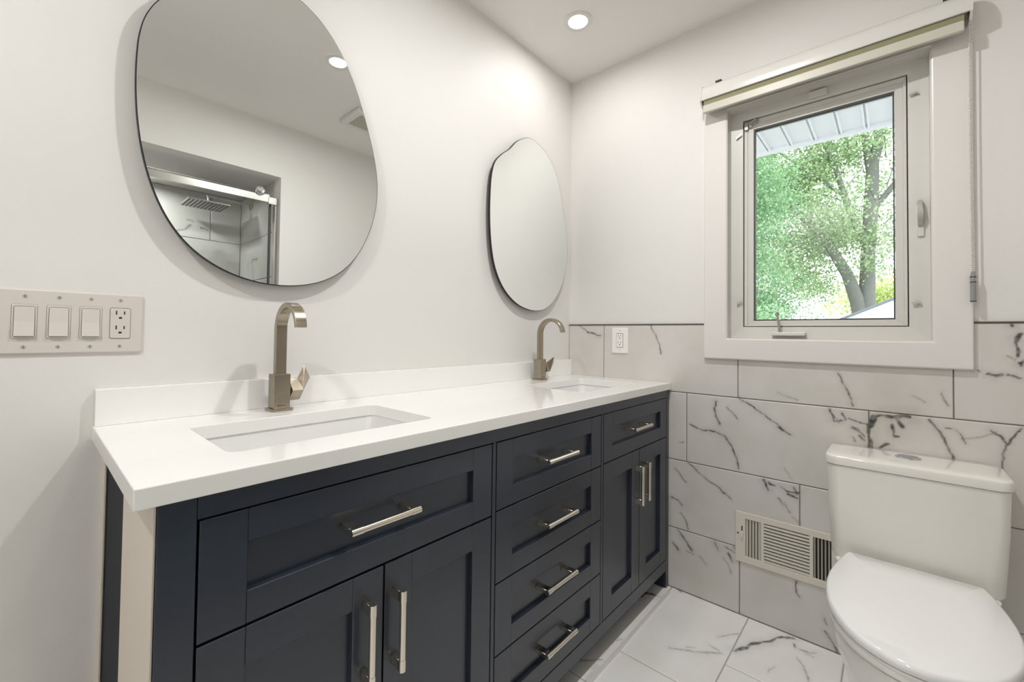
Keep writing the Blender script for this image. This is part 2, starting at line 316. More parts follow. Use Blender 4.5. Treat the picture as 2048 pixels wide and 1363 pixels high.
def tiled(name, rects, to3, nrm, step, mt, veins, seed, gap=.0012, depth=.004, back=None, hole=None):
    """rects: (u0,u1,v0,v1,step) tile rectangles; to3(u,v,h) -> xyz, h = height above the face."""
    V, F, A = [], [], []; n0 = 0
    for (u0, u1, v0, v1, st) in rects:
        u0, u1, v0, v1 = u0+gap, u1-gap, v0+gap, v1-gap
        nu = max(2, int((u1-u0)/st)+1); nv = max(2, int((v1-v0)/st)+1)
        us = np.concatenate(([u0], np.linspace(u0+.0008, u1-.0008, nu), [u1])); vs = np.concatenate(([v0], np.linspace(v0+.0008, v1-.0008, nv), [v1]))
        U, VV = np.meshgrid(us, vs, indexing='ij'); H = np.zeros_like(U)
        H[0, :] = H[-1, :] = -depth; H[:, 0] = H[:, -1] = -depth
        P2 = np.c_[U.ravel(), VV.ravel()]
        V.append(to3(P2[:, 0], P2[:, 1], H.ravel())); A.append(vein_field(P2, veins, seed))
        a, b_ = U.shape; I = np.arange(a*b_).reshape(a, b_)+n0
        F.append(np.c_[I[:-1, :-1].ravel(), I[1:, :-1].ravel(), I[1:, 1:].ravel(), I[:-1, 1:].ravel()]); n0 += a*b_
    V = np.concatenate(V); F = np.concatenate(F); A = np.concatenate(A)
    if hole is not None:      # leave the opening (in surface coordinates) free of tile
        c3 = V[F].mean(1); F = F[~((c3[:, 1] > hole[0]) & (c3[:, 1] < hole[1]) & (c3[:, 2] > hole[2]))]
    # orient the faces along nrm
    c = np.cross(V[F[0, 1]]-V[F[0, 0]], V[F[0, 3]]-V[F[0, 0]])
    if c @ np.array(nrm) < 0: F = F[:, ::-1]
    mi = np.zeros(len(F), int)
    for q in back:
        b0 = len(V); V = np.concatenate((V, np.array(q, float))); A = np.concatenate((A, np.zeros(4)))
        qa = np.array(q, float); cc = np.cross(qa[1]-qa[0], qa[3]-qa[0]); f = [b0, b0+1, b0+2, b0+3]
        if cc @ np.array(nrm) < 0: f = f[::-1]
        F = np.concatenate((F, [f])); mi = np.append(mi, 1)
    me = bpy.data.meshes.new(name); me.vertices.add(len(V)); me.vertices.foreach_set('co', V.astype(np.float32).ravel())
    me.loops.add(F.size); me.loops.foreach_set('vertex_index', F.astype(np.int32).ravel())
    me.polygons.add(len(F)); me.polygons.foreach_set('loop_start', np.arange(0, F.size, 4, dtype=np.int32))
    me.polygons.foreach_set('material_index', mi.astype(np.int32))
    me.update(calc_edges=True)
    at = me.attributes.new('vein', 'FLOAT', 'POINT'); at.data.foreach_set('value', A.astype(np.float32))
    for m_ in mt: me.materials.append(m_)
    o = bpy.data.objects.new(name, me); C.objects.link(o); return tag(o, kind='structure')
# window wall wainscot: rows counted down from the top edge, joints every 0.6235 m with a third offset
ZT, TW, TH = 1.1815, .6235, .3043
rects = []
for row, j0 in enumerate((-.2125, -.0051, -.4259, -.2186)):
    z1 = ZT-row*TH; z0 = max(0.0, z1-TH)
    js = [0.0] + [j0-k*TW for k in range(5) if j0-k*TW > -1.7 and j0-k*TW < -.003] + [YN]
    for a, b_ in zip(js[:-1], js[1:]): rects.append((b_, a, z0, z1, .0032 if b_ > -1.79 else .0036))
tiled('wall_right_lower', rects, lambda u, v, h: np.c_[-h, u, v], (-1, 0, 0), .0035, [M['marble'], M['grout']], WALL_VEINS, 3,
      back=[[(.0022, 0, 0), (.0022, YN, 0), (.0022, YN, 1.105), (.0022, 0, 1.105)], [(.0022, 0, 1.105), (.0022, -.78, 1.105), (.0022, -.78, ZT), (.0022, 0, ZT)],
            [(.0022, -1.43, 1.105), (.0022, YN, 1.105), (.0022, YN, ZT), (.0022, -1.43, ZT)]], hole=(-1.43, -.78, 1.105))
bm = new(); box(bm, -.0025, .004, -.7075, -.001, ZT-.0005, ZT+.004); box(bm, -.0025, .004, YN, -1.5055, ZT-.0005, ZT+.004)
struct('trim_1', bm, mat('dark_tile_edge_strip', '#5d5955', .5, .4, noise=.05))
# floor: rows run along the vanity
rects = []; ys = [0, -.262, -.5665, -.8755, -1.183, -1.4905, YN]; xo = [-.08, -.7157, -.517, -.3277, -.04, -.62]
for r_ in range(6):
    js = [0.0] + sorted([xo[r_]-k*.61 for k in range(-1, 6) if XL < xo[r_]-k*.61 < -.02], reverse=True) + [XL]
    for a, b_ in zip(js[:-1], js[1:]):
        rects.append((b_, a, ys[r_+1], ys[r_], .0038 if a > -1.0 and r_ < 5 else .05))
FLOOR_EXTRA = [(6, .5, [(-1.9, -.7), (-1.75, -.8), (-1.6, -.78), (-1.4, -.95)]), (5, .5, [(-1.2, -1.3), (-1.0, -1.2), (-.95, -1.05)])]
tiled('floor', rects, lambda u, v, h: np.c_[u, v, h], (0, 0, 1), .004, [M['marblefloor'], M['floorgrout']], FLOOR_VEINS_MARKS+FLOOR_EXTRA, 8,
      back=[[(XL, YN, -.0015), (0, YN, -.0015), (0, 0, -.0015), (XL, 0, -.0015)]])
bm = new(); box(bm, XL, .15, YN-.9, .1, -.12, -.004); struct('floor_slab', bm, M['floorgrout'])
bm = new(); box(bm, -1.86, -.052, -.5795, -.5655, 0, .005, .0015); struct('trim_2', bm, M['trim'])
# shower alcove tiles, seen in the large mirror
SHV = [(6, .7, [(-1.42, 2.02), (-1.36, 1.95), (-1.33, 1.86), (-1.27, 1.84), (-1.22, 1.86), (-1.18, 1.90)]), (5, .7, [(-1.48, 2.05), (-1.39, 1.9), (-1.38, 1.8)]),
       (9, .9, [(-1.11, 1.895), (-1.07, 1.885)]), (3, .6, [(-1.2, 1.935), (-1.16, 1.93)]), (5, .6, [(-1.6, 1.6), (-1.45, 1.5), (-1.3, 1.52)])]
rects = []
for k, (z0, z1) in enumerate(((0, .285), (.285, .59), (.59, .894), (.894, 1.198), (1.198, 1.502), (1.502, 1.808), (1.808, OZ))):
    js = sorted([x for x in (-1.055+.208*(k % 3)-.61*j+(.61 if k % 3 else 0) for j in range(-1, 5)) if OX0+.02 < x < OX1-.02], reverse=True)
    js = [OX1] + js + [OX0]
    for a, b_ in zip(js[:-1], js[1:]): rects.append((b_, a, z0, z1, .006))
tiled('wall_shower_back', rects, lambda u, v, h: np.c_[u, -2.6+h, v], (0, 1, 0), .006, [M['marble'], M['grout']], SHV, 5,
      back=[[(OX0, -2.602, 0), (OX1, -2.602, 0), (OX1, -2.602, OZ), (OX0, -2.602, OZ)]])
SSV = [(5, .8, [(-2.33, 1.64), (-2.3, 1.66), (-2.26, 1.655), (-2.22, 1.66)]), (4, .6, [(-2.42, 1.62), (-2.40, 1.65)]), (4, .6, [(-2.31, 1.62), (-2.3, 1.56), (-2.28, 1.5)])]
rects = []
for k, (z0, z1) in enumerate(((0, .285), (.285, .59), (.59, .894), (.894, 1.198), (1.198, 1.502), (1.502, 1.808), (1.808, OZ))):
    js = [-1.91] + [y for y in (-2.2+.1*(k % 3),) ] + [-2.6]
    for a, b_ in zip(js[:-1], js[1:]): rects.append((b_, a, z0, z1, .006))
tiled('wall_shower_right', rects, lambda u, v, h: np.c_[OX1-h, u, v], (-1, 0, 0), .006, [M['marble'], M['grout']], SSV, 6,
      back=[[(OX1+.002, -1.91, 0), (OX1+.002, -2.6, 0), (OX1+.002, -2.6, OZ), (OX1+.002, -1.91, OZ)]])
bm = new(); box(bm, OX0-.1, OX0, -2.7, YN-.11, -.1, OZ); struct('wall_shower_left', bm, M['marble'])
bm = new(); box(bm, OX0-.1, OX1+.1, -2.72, -2.605, -.1, OZ+.05); box(bm, OX1+.004, OX1+.1, -2.7, YN-.11, -.1, OZ+.05); struct('wall_shower_shell', bm, M['wall'])
bm = new(); box(bm, OX0, OX1, -2.6, YN-.11, -.002, .02); struct('floor_shower', bm, M['marblefloor'])

# ------------------------------------------------------------------ vanity cabinet
YF = -.550                                            # front plane of doors and face frame
ZB, ZTOP = .0775, .8865
van = thing('vanity_cabinet', (-.915, -.275, 0), 'long navy shaker double vanity cabinet under the white countertop', 'vanity')
fr = new()
B = .0008
def bx(x0, x1, z0, z1, y0=YF, y1=YF+.02, b=B): box(fr, x0, x1, y0, y1, z0, z1, b)
XSL, XSR = -1.8265, -.002
XA0, XA1, XD1a, XD1b, XB0, XB1, XD2a, XD2b, XC0, XC1 = -1.777, -1.1605, -1.1573, -1.1453, -1.142, -.6125, -.6095, -.5965, -.5932, -.0335
bx(XSL, -1.7803, .0, ZTOP); bx(-.0303, XSR, .0, ZTOP)
bx(-1.7797, -.0309, .851, ZTOP); bx(-1.7797, -.0309, ZB, .1255)
bx(XD1a, XD1b, .1258, .8508); bx(XD2a, XD2b, .1258, .8508)
obj('face_frame', fr, M['navy'], van)
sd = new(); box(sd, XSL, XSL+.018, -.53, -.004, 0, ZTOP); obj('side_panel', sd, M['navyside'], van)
sd = new(); box(sd, XSR-.018, XSR, -.53, -.004, ZB, ZTOP); obj('side_panel', sd, M['navy'], van)
sd = new(); box(sd, -.0303, XSR, -.53, -.487, 0, ZB); obj('bracket_foot', sd, M['navy'], van)
ins = new()
box(ins, XSL+.018, XSR-.018, -.53, -.004, ZB, ZB+.016); box(ins, XSL+.018, XSR-.018, -.012, -.004, ZB+.016, ZTOP)
box(ins, XD1a, XD1b, -.53, -.012, ZB+.016, .70); box(ins, XD2a, XD2b, -.53, -.012, ZB+.016, .70)
for z_ in (.6705,): box(ins, XSL+.018, XSR-.018, -.53, -.515, z_-.008, z_+.008)
for z_ in (.672, .486, .302): box(ins, XD1b, XD2a, -.53, -.3, z_-.008, z_+.008)
obj('inside_carcass', ins, M['navydark'], van)
ft = new(); box(ft, XSL-.0035, XSL-.0005, -.547, -.275, 0, .8855, .0006)  # thin cream strip over the front half of the left side
obj('side_strip', ft, M['cream'], van, label='cream strip on the left side of the cabinet')
sc = new(); box(sc, XSL-.007, XSL-.0005, -.012, -.0005, 0, .8855, .002)
obj('scribe_strip', sc, M['cream'], van)
ST = .064
def shaker(x0, x1, z0, z1, rail):
    b_ = new(); e = .0009
    box(b_, x0, x0+ST, YF, YF+.02, z0, z1, e); box(b_, x1-ST, x1, YF, YF+.02, z0, z1, e)
    box(b_, x0+ST, x1-ST, YF+.0004, YF+.02, z1-rail, z1, e); box(b_, x0+ST, x1-ST, YF+.0004, YF+.02, z0, z0+rail, e)
    box(b_, x0+ST-.004, x1-ST+.004, YF+.0125, YF+.018, z0+rail-.004, z1-rail+.004)
    return b_
def pull(x, z, L, vertical):
    """bar pull: round bar, thicker end collars, square posts back to the front"""
    b_ = new(); yb = YF-.030
    ax = Vector((0, 0, 1)) if vertical else Vector((1, 0, 0)); c = Vector((x, yb, z))
    back = YF if vertical else YF+.0125
    cyl(b_, c-ax*(L/2-.022), c+ax*(L/2-.022), .0064, n=20)
    for s in (-1, 1):
        cyl(b_, c+ax*s*(L/2-.0225), c+ax*s*L/2, .0072, n=20)
        q = c+ax*s*(L/2-.0115)
        if vertical: box(b_, x-.0062, x+.0062, yb, back, q.z-.0105, q.z+.0105, .0008)
        else: box(b_, q.x-.0105, q.x+.0105, yb, back, z-.0062, z+.0062, .0008)
    return b_
def front(name, x0, x1, z0, z1, rail, px_, pz, L, vert):
    d = obj(name, shaker(x0, x1, z0, z1, rail), M['navy'], van)
    obj('handle', pull(px_, pz, L, vert), M['satin'], d, smooth=40, label='brushed nickel bar handle')
front('drawer', XA0, XA1, .668, .848, .0515, -1.480, .765, .152, False)
XM = -1.4665
front('door', XA0, XM-.002, .1285, .6635, .061, -1.5085, .54, .155, True)
front('door', XM+.002, XA1, .1285, .6635, .061, -1.4415, .536, .158, True)
for z0, z1 in ((.674, .848), (.488, .6705), (.304, .4845), (.1285, .3005)):
    front('drawer', XB0, XB1, z0, z1, .051, -.884, (z0+z1)/2+.004, .152, False)
front('drawer', XC0, XC1, .676, .8485, .051, -.335, .768, .152, False)
XN = -.306
front('door', XC0, XN-.002, .1285, .6725, .061, -.338, .541, .152, True)
front('door', XN+.002, XC1, .1285, .6725, .061, -.2775, .545, .152, True)

# ------------------------------------------------------------------ countertop, backsplash, sinks, faucets
ZCT, CT = .917, .0305
HOLES = [(-1.4925, -.310), (-.362, -.310)]; HW, HD = .445, .288
bm = new()
plate_with_holes(bm, [(-1.8535, -.560), (-.001, -.560), (-.001, -.0005), (-1.8535, -.0005)],
                 [rrect(HW, HD, .022, 6, c) for c in HOLES], lambda x, y: (x, y, ZCT-CT), (0, 0, CT))
ct = tag(obj('countertop', bm, M['quartz']), 'long white quartz countertop with two undermount sink cutouts', 'countertop'); bevelmod(ct, .0018, 2, 50)
bm = new(); box(bm, -1.851, -.001, -.0205, -.0005, ZCT, ZCT+.0805, .0015, 2)
tag(obj('backsplash', bm, M['quartz']), 'low white quartz backsplash strip running behind both faucets', 'backsplash')
def make_sink(cx, cy, label):
    t = thing('sink', (cx, cy, ZCT-CT), label, 'sink', 'undermount sinks')
    z0 = ZCT-CT-.0006; b_ = new(); rings = []
    for w, d, r, z in ((HW+.05, HD+.05, .03, -.012), (HW+.05, HD+.05, .03, 0), (HW+.008, HD+.008, .026, 0), (HW+.004, HD+.004, .028, -.006), (HW-.006, HD-.006, .034, -.06),
                       (HW-.024, HD-.024, .045, -.110), (HW-.06, HD-.06, .05, -.130), (HW-.14, HD-.13, .05, -.1365), (.05, .05, .024, -.140)):
        rings.append([(cx+p[0], cy+p[1], z0+z) for p in rrect(w, d, r, 6)])
    loft(b_, rings, cap0=False, cap1=True)
    outer = [[(cx+p[0], cy+p[1], z0+z) for p in rrect(w, d, r, 6)] for w, d, r, z in ((HW+.05, HD+.05, .03, -.012), (HW+.02, HD+.02, .04, -.02), (HW, HD, .05, -.115), (HW-.06, HD-.06, .05, -.143), (.06, .06, .02, -.15))]
    loft(b_, outer, cap0=False, cap1=True)
    obj('basin', b_, M['basin'], t, smooth=50)
    d_ = new(); lathe(d_, (cx, cy, z0-.140), [(.026, 0), (.026, .003), (.022, .004), (.020, .001), (.012, .0015), (.010, .006), (.001, .0065)], n=24, cap0=True)
    obj('drain', d_, M['chrome'], t, smooth=40)
    return t
make_sink(*HOLES[0], 'rectangular white undermount sink nearest the light switches')
make_sink(*HOLES[1], 'rectangular white undermount sink beside the window wall')
def make_faucet(cx, turn, label):
    cy = -.0745; t = thing('faucet', (cx, cy, ZCT), label, 'faucet', 'single hole vanity faucets')
    b_ = new(); box(b_, cx-.0265, cx+.0265, cy-.0265, cy+.0265, ZCT, ZCT+.0065, .0012, 2); obj('base_plate', b_, M['nickel'], t)
    b_ = new(); box(b_, cx-.0205, cx+.0205, cy-.0205, cy+.0205, ZCT+.0065, 1.0145, .0012, 2); bd = obj('body', b_, M['nickel'], t)
    lg = new(); yl = cy-.0206; box(lg, cx-.011, cx-.0075, yl-.0003, yl+.001, ZCT+.013, ZCT+.0165)
    box(lg, cx-.0065, cx+.0085, yl-.0003, yl+.001, ZCT+.0138, ZCT+.0152); obj('maker_mark', lg, M['gasket'], bd)
    path = [(cx, cy, 1.008+i*.0125) for i in range(11)]
    R, zc = .064, 1.133
    for i in range(1, 29):
        a = math.radians(174)*i/28; path.append((cx, cy-R+R*math.cos(a), zc+R*math.sin(a)))
    prof = []
    for i in range(len(path)):
        k = max(0, (i-10)/28); w = .0138; th = .0086-.0032*k
        prof.append([(w, th-.0012), (w-.0012, th), (-w+.0012, th), (-w, th-.0012), (-w, -th+.0012), (-w+.0012, -th), (w-.0012, -th), (w, -th+.0012)])
    b_ = new(); sweep(b_, path, (1, 0, 0), prof); obj('spout', b_, M['nickel'], t, smooth=35)
    h = new(); x0 = cx+.0205
    cyl(h, (x0-.001, cy, .972), (x0+.006, cy, .972), .012, n=20)
    def hull(P):
        bmesh.ops.convex_hull(h, input=[h.verts.new((x0+a, cy+b2, z)) for a, b2, z in P])
    hull([(a, y, z) for a in (.004, .031) for y, z in ((0, .9995), (-.0265, .9695), (0, .9405), (.0265, .9695))])
    hull([(.0255, 0, .9995), (.0315, -.0260, .9685), (.0315, .0260, .9685), (.0320, 0, .9410), (.0425, .0005, 1.0330), (.0440, -.0005, 1.0330), (.0580, -.005, 1.0005), (.0580, .005, 1.0005)])
    bmesh.ops.rotate(h, verts=h.verts[:], cent=(cx, cy, .970), matrix=Matrix.Rotation(math.radians(-turn), 3, 'X'))
    obj('lever_handle', h, M['nickel'], t)
    return t
make_faucet(-1.4975, 0, 'brushed nickel gooseneck faucet at the sink below the large mirror')
make_faucet(-.352, -32, 'brushed nickel gooseneck faucet in the corner below the smaller mirror')

# ------------------------------------------------------------------ mirrors
M1 = [(-1.7923,1.8563),(-1.8008,1.8096),(-1.8046,1.7521),(-1.8041,1.6764),(-1.8006,1.617),(-1.791,1.54),(-1.7773,1.4828),(-1.7541,1.4139),(-1.7238,1.363),(-1.6845,1.3185),(-1.6324,1.2841),(-1.5625,1.2604),(-1.4965,1.253),(-1.4249,1.2596),(-1.3606,1.278),(-1.2982,1.3167),(-1.2488,1.3758),(-1.2062,1.4632),(-1.187,1.5558),(-1.1858,1.6302),(-1.2005,1.7133),(-1.2264,1.7917),(-1.2505,1.8613),(-1.2743,1.9228),(-1.3093,1.9867),(-1.3492,2.0367),(-1.3977,2.0757),(-1.4495,2.0968),(-1.50,2.104),(-1.55,2.093),(-1.61,2.058),(-1.665,2.012),(-1.725,1.962),(-1.768,1.910)]
M2 = [(-.4201,2.0536),(-.482,2.0171),(-.5349,1.9628),(-.5865,1.9213),(-.6285,1.8731),(-.648,1.8079),(-.6545,1.7232),(-.6548,1.6284),(-.6462,1.526),(-.6253,1.4342),(-.588,1.3622),(-.5368,1.3079),(-.4685,1.2668),(-.3983,1.2472),(-.33,1.2423),(-.2602,1.2543),(-.1879,1.2971),(-.1208,1.3759),(-.0822,1.4718),(-.0672,1.5783),(-.0796,1.6814),(-.1053,1.7682),(-.1288,1.8511),(-.1605,1.9278),(-.2085,1.9903),(-.2646,2.0332),(-.3287,2.0574),(-.375,2.0644)]
def smooth_loop(P, n=8, it=2):
    P = np.array(P)
    for _ in range(it):  # light smoothing against tracing noise
        P = .5*P+.25*(np.roll(P, 1, 0)+np.roll(P, -1, 0)) + .0
    out = []
    N = len(P)
    for i in range(N):
        p0, p1, p2, p3 = P[i-1], P[i], P[(i+1) % N], P[(i+2) % N]
        for k in range(n):
            t = k/n
            out.append(.5*((2*p1)+(-p0+p2)*t+(2*p0-5*p1+4*p2-p3)*t*t+(-p0+3*p1-3*p2+p3)*t**3))
    return np.array(out)
def inset(P, d):
    T = np.roll(P, -1, 0)-np.roll(P, 1, 0); T /= np.hypot(T[:, 0], T[:, 1])[:, None]
    Nn = np.c_[-T[:, 1], T[:, 0]]
    area = .5*np.sum(P[:, 0]*np.roll(P[:, 1], -1)-np.roll(P[:, 0], -1)*P[:, 1])
    return P + Nn*d*(1 if area > 0 else -1)
def make_mirror(P, it, label):
    P = smooth_loop(P, it=it); c = P.mean(0)
    t = thing('wall_mirror', (c[0], 0, c[1]), label, 'mirror')
    b_ = new(); yf = -.030
    ring = lambda Q, y: [(q[0], y, q[1]) for q in Q]
    loft(b_, [ring(inset(P, .05), -.0005), ring(inset(P, .05), -.0185), ring(inset(P, .001), -.0185), ring(P, -.0195), ring(P, yf+.001), ring(inset(P, .0006), yf), ring(inset(P, .0022), yf), ring(inset(P, .0024), yf+.002)], cap0=True, cap1=True)
    obj('frame', b_, M['black'], t, smooth=40)
    b_ = new(); Q = inset(P, .0022)
    loft(b_, [ring(Q, yf+.0015), ring(Q, yf-.0004)], cap0=False, cap1=True); obj('mirror_glass', b_, M['mirror'], t)
    return t
make_mirror(M1, 1, 'large pebble-shaped frameless mirror above the sink near the switches')
make_mirror(M2, 0, 'pebble-shaped mirror with thin black edge nearest the room corner')

# ------------------------------------------------------------------ switch plate and outlets
def screw(bm, p, nrm, r=.0041):
    p = Vector(p); n_ = Vector(nrm)
    cyl(bm, p, p+n_*.0012, r, r*.75, n=14)
def receptacle(t, cx, cz, place, mt, z_half=.0335, x_half=.0168):
    """duplex face: place(u, v, h) maps plate coordinates to the world; slots are separate dark parts"""
    b_ = new(); loft(b_, [[place(cx+p[0], cz+p[1], h) for p in rrect(2*x_half*s, 2*z_half*s, .003, 3)] for s, h in ((1, .0055), (1, .0072), (.975, .0078))], cap0=True, cap1=True)
    rc = obj('receptacle', b_, mt, t)
    for s in (1, -1):
        zz = cz+s*.0165+.003; k = new()
        for dx, hh in ((-.0067, .0045), (.0067, .0036)):
            loft(k, [[place(cx+dx+a, zz+.004+b2, h) for a, b2 in ((-.0011, -hh), (.0011, -hh), (.0011, hh), (-.0011, hh))] for h in (.0070, .00795)])
        loft(k, [[place(cx+.0030*math.cos(a), zz-.0078+.0028*max(-.6, math.sin(a)), h) for a in [2*PI*i/14 for i in range(14)]] for h in (.0070, .00795)])
        obj('socket_slots', k, M['slot'], rc)
sw = thing('light_switch_plate', (-1.8853, 0, 1.1424), 'wide off-white wall plate with three rocker switches and one outlet', 'light switch')
P0 = lambda u, v, h: (u, -h, v)
b_ = new(); XS = [-1.957, -1.9092, -1.8613, -1.8135]; zc_ = 1.1427
outer = rrect(.2225, .132, .004, 3, (-1.8853, 1.1424))
b_ = new(); loft(b_, [[P0(*p, .0003) for p in rrect(.2225, .132, .004, 3, (-1.8853, 1.1424))], [P0(*p, .0035) for p in rrect(.2225, .132, .004, 3, (-1.8853, 1.1424))], [P0(*p, .006) for p in rrect(.2165, .126, .004, 3, (-1.8853, 1.1424))]])
obj('plate', b_, M['plastic'], sw)
for x in XS[:3]:
    g = new(); loft(g, [[P0(x+p[0], zc_+p[1], h) for p in rrect(.0345*s, .069*s, .003, 3)] for s, h in ((1, .0058), (1, .0066), (.97, .0072))])
    rk = obj('switch_surround', g, M['plastic'], sw)
    k = new()
    prof = [(-.0300, .0055), (-.0300, .0122), (-.0290, .0126), (.0, .0090), (.029, .0078), (.0300, .0074), (.0300, .0055)]
    loft(k, [[P0(x+s*.0138, zc_+z, h) for z, h in prof] for s in (-1, 1)]); obj('rocker', k, M['plastic'], rk)
    gp = new(); loft(gp, [[P0(x+p[0], zc_+p[1], h) for p in rrect(.0290, .0618, .002, 3)] for h in (.0070, .00735)]); obj('rocker_gap', gp, M['gasket'], rk)
    gp = new(); loft(gp, [[P0(x+p[0], zc_+p[1], h) for p in rrect(.0355, .070, .0034, 3)] for h in (.0055, .00615)]); obj('surround_gap', gp, M['gasket'], rk)
gp = new(); loft(gp, [[P0(XS[3]+p[0], zc_+p[1], h) for p in rrect(.0350, .0692, .0034, 3)] for h in (.0055, .00615)]); obj('receptacle_gap', gp, M['gasket'], sw)
receptacle(sw, XS[3], zc_, P0, M['plastic'])
for x in XS:
    for z in (1.1941, 1.0912):
        s_ = new(); screw(s_, (x, -.0058, z), (0, -1, 0)); sw_s = obj('screw', s_, M['screw'], sw, smooth=40)
        k = new(); box(k, x-.0004, x+.0004, -.0073, -.0068, z-.0026, z+.0026); obj('screw_slot', k, M['gasket'], sw_s)
ot = thing('wall_outlet', (0, -.304, 1.1045), 'white duplex outlet on the tile left of the window', 'outlet')
P1 = lambda u, v, h: (-h, -.304-u, 1.1045+v)
b_ = new(); loft(b_, [[P1(*p, h) for p in rrect(.0860*s, .1265*s2, .004, 3)] for s, s2, h in ((1, 1, .0002), (1, 1, .004), (.93, .955, .0064))]); obj('plate', b_, M['whiteplastic'], ot)
gp = new(); loft(gp, [[P1(p[0], p[1], h) for p in rrect(.0366, .0710, .0034, 3)] for h in (.0058, .0066)]); obj('receptacle_gap', gp, M['gasket'], ot)
receptacle(ot, 0, 0, lambda u, v, h: P1(u, v, h+.0006), M['whiteplastic'])
for z in (.0485, -.0485):
    s_ = new(); screw(s_, P1(0, z, .0062), (-1, 0, 0), .0028); obj('screw', s_, M['screw'], ot, smooth=40)

# ------------------------------------------------------------------ window
win = thing('window_1', (.04, -1.104, 1.60), 'white casement window with wide painted casing', 'window', kind='structure')
CX = -.018                                       # room face of the casing
oy0, oy1, oz0, oz1 = -1.504, -.705, 1.0345, 2.19   # casing outside
iy0, iy1, iz0, iz1 = -1.412, -.798, 1.1225, 2.085  # casing inside
b_ = new()
def mitre(bm, o, i, x0, x1, rnd=.004):
    (a0, a1, c0, c1), (d0, d1, e0, e1) = o, i
    O = [(a0, c0), (a1, c0), (a1, c1), (a0, c1)]; I = [(d0, e0), (d1, e0), (d1, e1), (d0, e1)]
    for k in range(4):
        j = (k+1) % 4
        loft(bm, [[(x1, *O[k]), (x1, *O[j]), (x1, *I[j]), (x1, *I[k])], [(x0, *O[k]), (x0, *O[j]), (x0, *I[j]), (x0, *I[k])]])
plate_with_holes(b_, [(oy0, oz0), (oy1, oz0), (oy1, oz1), (oy0, oz1)], [[(iy0, iz0), (iy1, iz0), (iy1, iz1), (iy0, iz1)]], lambda y, z: (.0055, y, z), (CX-.0055, 0, 0))
cs = obj('casing', b_, M['trim'], win); bevelmod(cs, .0065, 3, 50)
b_ = new(); mitre(b_, (iy0-.012, iy1+.012, iz0-.012, iz1+.012), (iy0+.001, iy1-.001, iz0+.001, iz1-.001), CX+.004, .075); obj('jamb', b_, M['frame'], win)
fy0, fy1, fz0, fz1 = -1.3585, -.8445, 1.1712, 2.046   # sash opening
b_ = new()
def sloped(bm, o, i, xo, xi, xb):
    (a0, a1, c0, c1), (d0, d1, e0, e1) = o, i
    O = [(a0, c0), (a1, c0), (a1, c1), (a0, c1)]; I = [(d0, e0), (d1, e0), (d1, e1), (d0, e1)]
    for k in range(4):
        j = (k+1) % 4
        loft(bm, [[(xb, *O[k]), (xb, *O[j]), (xb, *I[j]), (xb, *I[k])], [(xo, *O[k]), (xo, *O[j]), (xi, *I[j]), (xi, *I[k])]])
sloped(b_, (iy0, iy1, iz0, iz1), (fy0, fy1, fz0, fz1), .042, .046, .11)
mitre(b_, (fy0-.01, fy1+.01, fz0-.01, fz1+.01), (fy0+.016, fy1-.016, fz0+.010, fz1-.016), .1005, .125)
obj('outer_frame', b_, M['frame'], win)
gy0, gy1, gz0, gz1 = -1.3245, -.8825, 1.1968, 2.0035
b_ = new(); mitre(b_, (fy0+.003, fy1-.003, fz0+.003, fz1-.003), (gy0-.022, gy1+.022, gz0-.016, gz1+.022), .053, .10); mitre(b_, (gy0-.0222, gy1+.0222, gz0-.0162, gz1+.0222), (gy0, gy1, gz0, gz1), .0565, .10)
sash = obj('sash', b_, M['frame'], win); bevelmod(sash, .0012, 2, 50)
b_ = new(); mitre(b_, (gy0+.0005, gy1-.0005, gz0+.0005, gz1-.0005), (gy0+.005, gy1-.005, gz0+.0055, gz1-.005), .060, .078); obj('glazing_gasket', b_, M['gasket'], sash)
b_ = new(); box(b_, .068, .072, gy0+.002, gy1-.002, gz0+.002, gz1-.002)
obj('glass', b_, M['windowglass'], sash)
# crank
b_ = new(); box(b_, .012, .044, -1.066, -.951, 1.136, 1.150, .003, 2); ck = obj('crank_base', b_, M['cassette'], win)
b_ = new(); cyl(b_, (.022, -.983, 1.149), (.016, -.981, 1.168), .007, .0055, n=14); cyl(b_, (.016, -.981, 1.166), (.012, -.975, 1.214), .0052, .0042, n=14); lathe(b_, (.012, -.975, 1.212), [(.004, 0), (.0075, .006), (.0078, .012), (.004, .015)], n=16, cap0=True)
obj('crank_handle', b_, M['steel'], ck, smooth=45)
